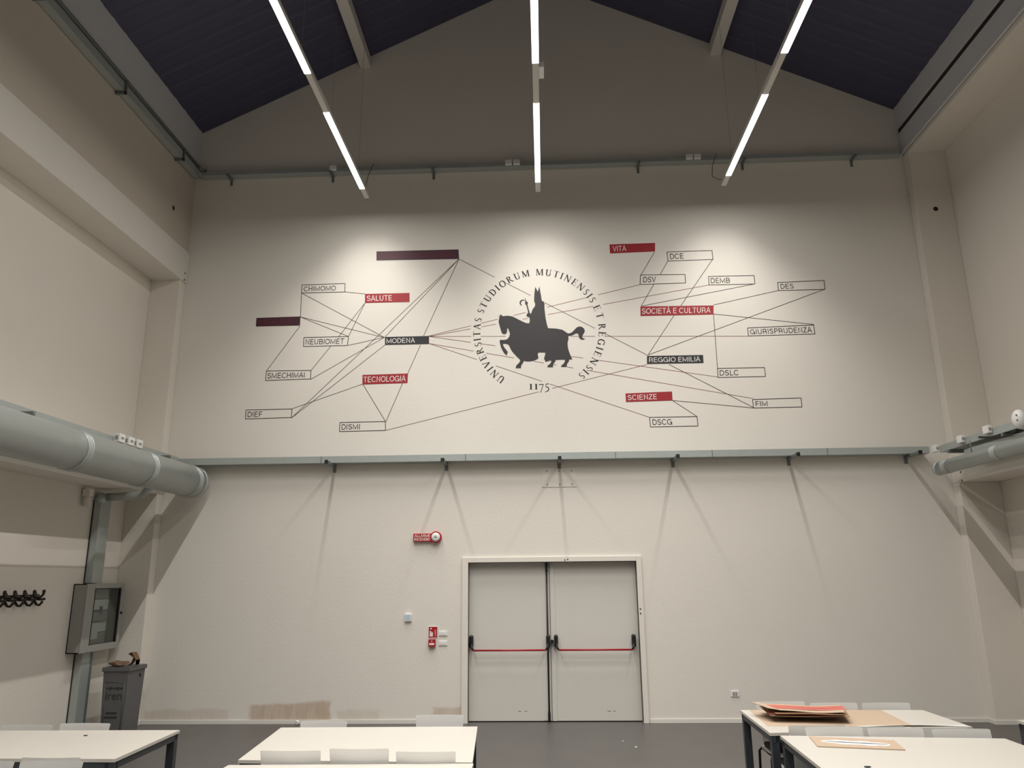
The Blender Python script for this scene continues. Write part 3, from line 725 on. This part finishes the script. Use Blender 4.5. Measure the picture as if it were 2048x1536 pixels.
# ------------------------------------------------------------------ BIN
bn = empty('recycling_bin', (-5.70, -.62, 0), 'dark grey recycling bin lettered iren in the left corner', 'bin', rz=radians(-2))
def hx(x0, x1, y0, y1, z0, X0, X1, Y0, Y1_, z1):
    return [(x0, y0, z0), (x1, y0, z0), (x1, y1, z0), (x0, y1, z0)], [(X0, Y0, z1), (X1, Y0, z1), (X1, Y1_, z1), (X0, Y1_, z1)]
BS = .86
b = MB(); b.hexa(*hx(-.150, .150, -.17, .19, .01, -.170, .170, -.205, .205, .79)); b.build('body', M_bin, bn, local=True)
b = MB(); b.hexa(*hx(-.190, .190, -.225, .225, .79, -.190, .190, -.225, .225, .845)); bmesh.ops.bevel(b.b, geom=b.b.edges[:], offset=.008, segments=2, affect='EDGES'); b.build('lid', M_bin, bn, local=True)
def front(u, z, off=.003): # point on the sloping front face
    y = -.17-.035*(z-.01)/.78-off; return (u, y, z)
b = MB()
for a, c in (((-.12, .06), (.12, .06)), ((.12, .06), (.135, .66)), ((.135, .66), (-.135, .66)), ((-.135, .66), (-.12, .06))):
    b.tube([front(*a), front(*c)], .005, 6)
b.build('panel_rim', M_bin, bn, local=True)
MB().cyl((.166, .09, .72), (.180, .09, .72), .018, 12).build('side_pin', M_black, bn, local=True)
def bt(s, u0, u1, z, h, name):
    me = text_mesh(s); xs = [v.co.x for v in me.vertices]; a, c = min(xs), max(xs)
    for v in me.vertices: v.co = Vector(front(u0+(v.co.x-a)/(c-a)*(u1-u0), z+v.co.y/CAP*h, .004))
    me.materials.append(M_bintxt); o = bpy.data.objects.new(name, me); C.objects.link(o); o.parent = bn
bt('iren', -.115, .105, .44, .105, 'lettering')
b = MB()
for k in range(3): b.box(-.10+k*.075, -.045+k*.075, -.202, -.194, .580, .588)
for u, r in ((-.105, .009), (-.05, .018), (.0, .011), (.045, .018), (.10, .013)): b.cyl((u, -.194, .584), (u, -.204, .584), r, 12)
b.build('logo_dots', M_bintxt, bn, local=True)
b = MB()
for z, (a, c) in ((.265, (-.09, .06)), (.215, (-.105, .07))):
    for k in range(7): b.box(a+(c-a)*k/7, a+(c-a)*(k+.8)/7, -.187, -.182, z, z+.022)
b.build('small_print', M_bintxt, bn, local=True)
# rubbish on the lid
def crumple(name, c, r, m, lab, cat, sc=(1, 1, 1), amp=.35, seed=1):
    rnd = random.Random(seed); b = MB(); x = bmesh.ops.create_icosphere(b.b, subdivisions=2, radius=r)
    for v in x['verts']:
        v.co *= 1+rnd.uniform(-amp, amp); v.co.x *= sc[0]; v.co.y *= sc[1]; v.co.z *= sc[2]
    zm = min(v.co.z for v in b.b.verts)
    for v in b.b.verts: v.co += Vector(c)-Vector((0, 0, zm))
    o = b.build(name, m); return tag(o, lab, cat)
crumple('crumpled_paper', (-5.72, -.74, .848), .10, M_pack, 'dark brown crumpled packing lying on the bin lid', 'paper', (1.2, .8, .35), .3, 3)
b = MB()
pts = [(-5.60, -.70, .85), (-5.56, -.70, .90), (-5.53, -.70, .955), (-5.57, -.70, .99), (-5.61, -.70, 1.0), (-5.57, -.69, 1.03), (-5.55, -.69, 1.01), (-5.50, -.69, .93), (-5.50, -.69, .86)]
vs = []
for i, p in enumerate(pts):
    vs.append([b.b.verts.new((p[0], p[1]+s*.055+.01*sin(i*2+s), p[2]+.006*cos(i*3))) for s in (-1, 1)])
for a, c in zip(vs, vs[1:]): b.b.faces.new((a[0], a[1], c[1], c[0]))
bmesh.ops.solidify(b.b, geom=b.b.faces[:], thickness=.006)
tag(b.build('torn_cardboard', M_card), 'torn brown cardboard curling up from the bin lid', 'cardboard')

# ------------------------------------------------------------------ WALL FITTINGS
al = empty('fire_alarm_sign', (-1.75, 0, 2.52), 'red fire alarm sounder lettered ALLARME INCENDIO left of the door', 'alarm')
MB().box(-1.918, -1.60, -.055, -.001, 2.465, 2.583, .006).build('housing', M_red, al)
MB().cyl((-1.588, -.001, 2.528), (-1.588, -.070, 2.528), .082, 28).build('siren_base', M_red, al)
MB().tube([(-1.588, -.068, 2.528), (-1.588, -.085, 2.528), (-1.588, -.094, 2.528)], [.066, .060, .035], 24).build('siren_face', M_white, al)
MB().box(-1.61, -1.566, -.099, -.090, 2.517, 2.540, .003).build('siren_mark', M_cab, al)
for s, z in (('ALLARME', 2.531), ('INCENDIO', 2.480)):
    text_on(s, lambda u, v, z=z: (-1.903+.232*u, -.0565, z+.038*v), 'lettering', M_wtxt, al, .165)

th = empty('thermostat', (-1.97, 0, 1.40), 'small pale blue wall thermostat left of the door', 'thermostat')
MB().box(-2.022, -1.922, -.035, -.001, 1.352, 1.462, .008).build('case', M_white, th)
MB().box(-2.010, -1.934, -.038, -.034, 1.368, 1.450, .002).build('face', M_blue, th)

cs = MB().box(-1.682, -1.548, -.008, -.001, 1.130, 1.286, .001).build('fire_call_sign', M_white)
tag(cs, 'red sign with a white hand pointing up, above the fire call button', 'sign')
MB().box(-1.676, -1.554, -.0095, -.0078, 1.136, 1.278).build('red_field', M_red, cs)
b = MB(); b.box(-1.662, -1.615, -.0115, -.0092, 1.150, 1.195, .004)
for k, hgt in enumerate((.225, .218, .212, .205)): b.box(-1.661+k*.012, -1.652+k*.012, -.0115, -.0092, 1.19, hgt+1.0, .002)
b.sphere((-1.645, -.010, 1.252), .012, 10, (1, .2, 1))
b.build('hand_symbol', M_wtxt, cs)
text_on('FIRE', lambda u, v: (-1.572-.020*(1-v)-.0, -.0100, 1.155+.085*u), 'lettering', M_wtxt, cs)
cp = empty('fire_call_point', (-1.62, 0, 1.06), 'red square fire call button box below the hand sign', 'call point')
MB().box(-1.672, -1.575, -.055, -.001, 1.012, 1.113, .006).build('box', M_red, cp)
MB().box(-1.660, -1.588, -.058, -.054, 1.035, 1.062, .002).build('break_glass', M_wtxt, cp)
MB().cyl((-1.624, -.054, 1.088), (-1.624, -.059, 1.088), .008, 10).build('key_mark', M_wtxt, cp)
for z0, z1, lab in ((1.155, 1.222, 'upper white light switch beside the red call point'), (1.022, 1.092, 'lower white light switch beside the red call point')):
    s = MB().box(-1.533, -1.408, -.012, -.001, z0, z1, .004).build('light_switch', M_white); tag(s, lab, 'switch', 'switches left of the door')
    for k in range(3): MB().box(-1.508+k*.027, -1.484+k*.027, -.016, -.0115, z0+.014, z1-.014, .002).build('rocker', M_white, s)
sk = MB().box(2.505, 2.617, -.014, -.001, .335, .412, .004).build('wall_socket', M_white); tag(sk, 'white wall socket low on the back wall right of the door', 'socket')
for k in range(2): MB().box(2.530+k*.034, 2.556+k*.034, -.018, -.0135, .350, .396, .002).build('socket_module', M_cab, sk)
s2 = MB().box(XLr+.001, XLr+.012, -2.36, -2.25, .26, .34, .004).build('wall_socket', M_white); tag(s2, 'white wall socket low on the left wall near the coat hooks', 'socket')
MB().box(XLr+.0115, XLr+.015, -2.33, -2.28, .275, .325, .002).build('socket_module', M_cab, s2)

pl = MB().box(-.033, .487, -.009, -.001, 3.236, 3.525, .002).build('wall_plate', M_wall); tag(pl, 'rectangular steel plate painted like the wall above the door', 'plate')
for x in (.05, .235, .415):
    for z in (3.275, 3.475): MB().cyl((x, -.009, z), (x, -.018, z), .012, 6).build('bolt', M_cab, pl)
for (x, y, z, ax, lab) in ((XL, -.616, 7.628, 0, 'dark round hole high on the left wall'), (6.197, -.175, 7.46, 1, 'dark round hole high on the right corner column')):
    e = Vector((.002, 0, 0)) if ax == 0 else Vector((0, -.002, 0)); p = Vector((x, y, z))
    h = MB().tube([p-e*.2, p+e], [.038, .038], 18).build('drill_hole', M_dark); tag(h, lab, 'hole')
for k, (z) in enumerate((6.74, 6.63)):
    h = MB().cyl((XL+.028, -.10, z), (XL+.032, -.10, z), .016, 10).build('bolt_hole', M_dark, wall_left)
for z in (3.335, 3.215):
    MB().cyl((XR-.003, -.26, z), (XR+.001, -.26, z), .014, 10).build('bolt_hole', M_dark, wall_right)

# ------------------------------------------------------------------ TABLES
TZ = .73
def table(q, label):
    """q: fl, fr, br, bl corners of the top"""
    fl, fr, br, bl = [Vector((p[0], p[1])) for p in q]; c = (fl+fr+br+bl)/4
    t_ = empty('work_table', (c.x, c.y, 0), label, 'table', 'white work tables')
    P = [fl, fr, br, bl]
    MB().prism([p[:] for p in P], 2, TZ-.022, TZ).build('table_top', M_top, t_)
    ins = lambda p, d: p + ((c-p).normalized())*d
    def bar(a, b2, z0, z1, wd):
        d = (b2-a).normalized(); n = Vector((-d.y, d.x))
        if (c-a).dot(n) < 0: n = -n
        return MB().prism([a[:], b2[:], (b2+n*wd)[:], (a+n*wd)[:]], 2, z0, z1)
    I = [ins(p, .012) for p in P]
    for i in range(4): bar(I[i], I[(i+1) % 4], TZ-.072, TZ-.0225, .035).build('apron', M_leg, t_)
    for i in range(4):
        a = I[i]; e1 = (I[(i+1) % 4]-a).normalized()*.062; e2 = (I[(i-1) % 4]-a).normalized()*.062
        MB().prism([a[:], (a+e1)[:], (a+e1+e2)[:], (a+e2)[:]], 2, 0, TZ-.0225).build('leg', M_leg, t_)
    return t_
g = lambda x, y: at(x, y, 2, TZ)[:2]
table([g(476, 1520), g(945, 1525), g(955, 1453), g(562, 1455)], 'white table in the middle left, with three chairs along its near side')
bl, br = g(457, 1530), g(947, 1527)
table([(bl[0]-.02, bl[1]-1.2), (br[0]+.0, br[1]-1.2), br, bl], 'white table at the bottom edge, nearest the camera, just its far edge in view')
fr, br = g(230, 1518), g(360, 1460)
table([(fr[0]-1.66, fr[1]+.03), fr, br, (br[0]-1.66, br[1]-.01)], 'white table at the left, near the recycling bin')
table([g(1540, 1466), g(1945, 1454), g(1845, 1420), g(1480, 1420)], 'white table at the right covered with kraft paper and a stack of cardboard')
bl, br = g(1560, 1471), g(2010, 1477)
fl = g(1640, 1534); fl = (bl[0]+(fl[0]-bl[0])*1.15, bl[1]+(fl[1]-bl[1])*1.15)
table([fl, (br[0]-.02, fl[1]-.03), br, bl], 'white table at the lower right holding a flat piece of brown card')
bl = g(2033, 1440)
table([(bl[0]-.02, bl[1]-1.1), (bl[0]+1.6, bl[1]-1.1), (bl[0]+1.6, bl[1]), bl], 'white table corner with a dark leg at the right edge of the photo')

# ------------------------------------------------------------------ CHAIRS
def make_chair():
    ch = empty('shell_chair')
    b = MB(); nu, nv = 28, 10; rows = []
    for j in range(nv+1):
        v = j/nv; z = .44+.36*v; hw = .190+.016*v
        row = []
        for i in range(nu+1):
            s = -1+2*i/nu; x = s*hw; zz = z
            if j == nv: zz -= .005*max(0, abs(s)-.93)/.07
            y = -.223+.085*(1-v)+.50*x*x + (.03*(1-v)**3)
            row.append(b.b.verts.new((x, y, zz)))
        rows.append(row)
    for A, B in zip(rows, rows[1:]):
        for i in range(nu):
            f = b.b.faces.new((A[i], A[i+1], B[i+1], B[i]))
    bmesh.ops.solidify(b.b, geom=b.b.faces[:], thickness=.011)
    b.build('backrest', M_chair, ch, local=True)
    b = MB(); b.box(-.205, .205, -.13, .22, .415, .438, .010); b.build('seat_shell', M_chair, ch, local=True)
    b = MB(); b.box(-.195, .195, -.095, .215, .438, .478, .016); b.build('seat_cushion', M_seat, ch, local=True)
    for s in (-1, 1):
        MB().tube([(s*.19, -.17, .41), (s*.208, -.195, .38), (s*.215, -.215, .012)], .011, 8).build('leg', M_chl, ch, local=True)
        MB().tube([(s*.19, .17, .41), (s*.208, .195, .38), (s*.215, .215, .012)], .011, 8).build('leg', M_chl, ch, local=True)
        MB().tube([(s*.19, -.17, .405), (s*.19, .17, .405)], .010, 8).build('seat_rail', M_chl, ch, local=True)
    return ch
proto = make_chair(); used = [False]
def chair(p0, p1, py, Y, face, label, group):
    """p0..p1 photo span of the backrest's top edge, py its height, Y its real depth; face=+1 looks to the back wall"""
    o = copy_tree(proto)
    a, c = at(p0, py, 1, Y), at(p1, py, 1, Y)
    s = (c.x-a.x)/.412; zt = a.z/.80; zt = (a.z+c.z)/2/.80
    zt = max(.93, min(1.06, zt)); s = max(.9, min(1.1, s))
    # backrest top sits .223 behind the seat centre
    o.location = ((a.x+c.x)/2, Y + face*.223, 0); o.rotation_euler = (0, 0, 0 if face > 0 else pi)
    for part in o.children:                      # chairs differ by a few percent: baked into each chair's own mesh
        part.data = part.data.copy(); part.data.transform(Matrix.Diagonal((s, 1, zt, 1)))
    tag(o, label, 'chair', group); print('chair', label, round(s, 2), round((a.z+c.z)/2, 3)); return o
G1, G2, G3, G4, G5, G6 = ('chairs at the far side of the middle left table', 'chairs at the near side of the middle left table', 'chairs at the far side of the left table',
    'chairs at the near side of the left table', 'chairs at the far side of the kraft covered table', 'chairs between the two right tables')
chair(603, 696, 1441, -4.27, -1, 'white chair behind the middle left table, left one of two', G1)
chair(833, 928, 1429, -4.19, -1, 'white chair behind the middle left table, nearer the door', G1)
chair(518, 640, 1502, -5.68, 1, 'white chair at the near side of the middle left table, left of three', G2)
chair(657, 777, 1498, -5.68, 1, 'white chair at the near side of the middle left table, centre of three', G2)
chair(790, 911, 1504, -5.68, 1, 'white chair at the near side of the middle left table, right of three', G2)
chair(6, 111, 1449, -4.38, -1, 'white chair behind the left table, at the photo edge', G3)
chair(124, 224, 1446, -4.38, -1, 'white chair behind the left table, in front of the bin', G3)
chair(-95, 34, 1521, -5.76, -1, 'white chair in front of the left table, cut by the photo edge', G4)
chair(45, 171, 1521, -5.76, -1, 'white chair in front of the left table, right one in the row', G4)
chair(39, 158, 1516, -5.66, 1, 'white chair mostly hidden behind another one at the left table', G4)
chair(1510, 1607, 1402, -3.52, -1, 'white chair with a dark seat behind the kraft covered table, left of three', G5)
chair(1618, 1712, 1405, -3.53, -1, 'white chair behind the kraft covered table, centre of three', G5)
chair(1721, 1817, 1405, -3.53, -1, 'white chair behind the kraft covered table, right of three', G5)
chair(1608, 1722, 1453, -4.735, -1, 'white chair between the right tables, left one of the front row', G6)
chair(1732, 1843, 1455, -4.75, -1, 'white chair between the right tables, middle one of the front row', G6)
chair(1860, 1977, 1457, -4.77, -1, 'white chair between the right tables, right one of the front row', G6)
chair(1578, 1692, 1451, -4.69, 1, 'white chair pushed under the kraft covered table, left, half hidden by a front chair', G6)
chair(1700, 1812, 1453, -4.70, 1, 'white chair pushed under the kraft covered table, middle, hidden behind the front row', G6)
chair(1822, 1936, 1455, -4.71, 1, 'white chair pushed under the kraft covered table, right, hidden behind the front row', G6)

for _c in list(proto.children): bpy.data.objects.remove(_c)
bpy.data.objects.remove(proto)

# ------------------------------------------------------------------ PAPER AND CARD
def sheet(name, q, z, th, m, bend=None, n=12):
    """q: fl, fr, br, bl (x, y); bend(u, v) adds height"""
    b = MB(); G = []
    for dz in (0, -th):
        rows = []
        for j in range(n+1):
            v = j/n; row = []
            for i in range(n+1):
                u = i/n
                x = (1-v)*((1-u)*q[0][0]+u*q[1][0])+v*((1-u)*q[3][0]+u*q[2][0]); y = (1-v)*((1-u)*q[0][1]+u*q[1][1])+v*((1-u)*q[3][1]+u*q[2][1])
                row.append(b.b.verts.new((x, y, z+dz+(bend(u, v) if bend else 0))))
            rows.append(row)
        for A, B in zip(rows, rows[1:]):
            for i in range(n): b.b.faces.new((A[i], A[i+1], B[i+1], B[i]))
        G.append(rows)
    def edge(A, B):
        for i in range(n): b.b.faces.new((A[i], A[i+1], B[i+1], B[i]))
    edge(G[0][0], G[1][0]); edge(G[0][n], G[1][n]); edge([r[0] for r in G[0]], [r[0] for r in G[1]]); edge([r[n] for r in G[0]], [r[n] for r in G[1]])
    return b.build(name, m)
g2 = lambda x, y, z=TZ+.001: at(x, y, 2, z)[:2]
kr = sheet('kraft_sheet', [g2(1535, 1452), g2(1828, 1453), g2(1762, 1420), g2(1498, 1420)], TZ+.0012, .0010, M_kraft,
           lambda u, v: .0 + .010*max(0, (u-.55))*max(0, .25-v)*4)
tag(kr, 'large sheet of brown kraft paper covering most of the right table', 'paper')
ws = sheet('white_sheet', [g2(1706, 1454), g2(1930, 1453), g2(1930, 1450), g2(1720, 1450)], TZ+.0012, .0008, M_white,
           lambda u, v: .006*(1+sin(u*5-1))*(1-v))
tag(ws, 'narrow curled strip of white paper along the near edge of the right table', 'paper')
# stack of cut card pieces, some painted red
L0 = TZ+.004
specs = [ # photo-measured corners at their height: fl, fr, br, bl, height, red?
 ((1556, 1434), (1672, 1436), (1680, 1426), (1546, 1424), .014, 0),
 ((1554, 1432), (1674, 1434), (1682, 1424), (1540, 1421), .028, 0),
 ((1552, 1430.5), (1684, 1432.5), (1684, 1421), (1532, 1418), .042, 0),
 ((1541, 1431), (1700, 1434), (1688, 1416), (1520, 1413), .056, 0),
 ((1540, 1427), (1668, 1430), (1672, 1414), (1524, 1412), .068, 1),
 ((1552, 1426), (1688, 1429), (1676, 1413), (1518, 1411), .078, 0),
 ((1536, 1421), (1690, 1425), (1680, 1411), (1500, 1408), .092, 0)]
for i, (fl, fr, br, bl, hz, red) in enumerate(specs):
    z = TZ+hz
    top = i == len(specs)-1
    bend = (lambda u, v: .030*max(0, .18-u)**1*4 + .006*sin(u*7)) if top else (lambda u, v, i=i: .003*sin(u*6+i))
    o = sheet('card_piece', [at(*p, 2, z)[:2] for p in (fl, fr, br, bl)], z, .004, M_redcard if red else (M_card if i % 2 else M_kraft), bend)
    tag(o, ['bottom piece of brown card in the stack on the right table', 'second brown card from the bottom of the stack on the right table', 'third brown card from the bottom of the stack on the right table',
            'wide brown card below the red one in the stack on the right table', 'red painted card in the middle of the stack on the right table', 'brown card just under the top of the stack on the right table',
            'top brown card of the stack with a red stripe and a lifted left corner'][i], 'cardboard', 'stacked card pieces on the right table')
    if top:
        zz = z+.0015
        for a_, b_ in (((1522, 1412.6), (1686, 1414.4)), ((1532, 1416.2), (1690, 1418.6))):
            p0, p1 = at(*a_, 2, zz), at(*b_, 2, zz)
            s_ = sheet('red_stripe', [(p0.x, p0.y-.045), (p1.x, p1.y-.045), (p1.x, p1.y+.045), (p0.x, p0.y+.045)], zz, .001, M_redcard, lambda u, v: .006*sin((.12+u*.85)*7)+.0025)
            s_.parent = o
# card with the white torn groove
cg = sheet('card_board', [g2(1635, 1494), g2(1811, 1501), g2(1788, 1482), g2(1618, 1474)], TZ+.0075, .006, M_kraft)
tag(cg, 'flat brown card with a torn white groove on the lower right table', 'cardboard')
q0, q1 = at(1642, 1482.5, 2, TZ+.008), at(1780, 1489.5, 2, TZ+.008)
def strip(name, w0, z, m, x0=0., x1=1.):
    n = 24; lo, hi = [], []
    rnd = random.Random(4)
    for i in range(n+1):
        u = x0+(x1-x0)*i/n; p = q0.lerp(q1, u); k = w0*(.75+.35*rnd.random())*sqrt(max(.03, 1-abs(2*i/n-1)**3))
        lo.append((p.x, p.y-k)); hi.append((p.x, p.y+k))
    return MB().prism(lo+hi[::-1], 2, z-.0016, z).build(name, m, cg)
strip('torn_groove', .078, TZ+.0092, M_white)
strip('cut_slot', .012, TZ+.0102, M_leg, .05, .97)
# scraps
for (px, py, pz, m, lab, r) in ((171, 1472, TZ, M_leg, 'tiny dark scrap on the left table', .010), (1735, 1535, TZ, M_leg, 'tiny dark scrap near the front of the lower right table', .012)):
    p = at(px, py, 2, pz); crumple('paper_scrap', (p.x, p.y, pz), r, m, lab, 'scrap', (1.8, 1, .4), .25, 5)
for (px, py, lab, r) in ((594, 1450, 'small white paper scrap by the skirting left of the door', .028), (1272, 1497, 'tiny pale paper scrap on the floor right of the doors', .012), (1246, 1484, 'tiny pale speck on the floor in front of the right door leaf', .008)):
    p = at(px, py, 2, 0); y = min(p.y, -.06); crumple('paper_scrap', (p.x, y, 0), r, M_white, lab, 'scrap', (1, 1, 1.1), .3, 9)
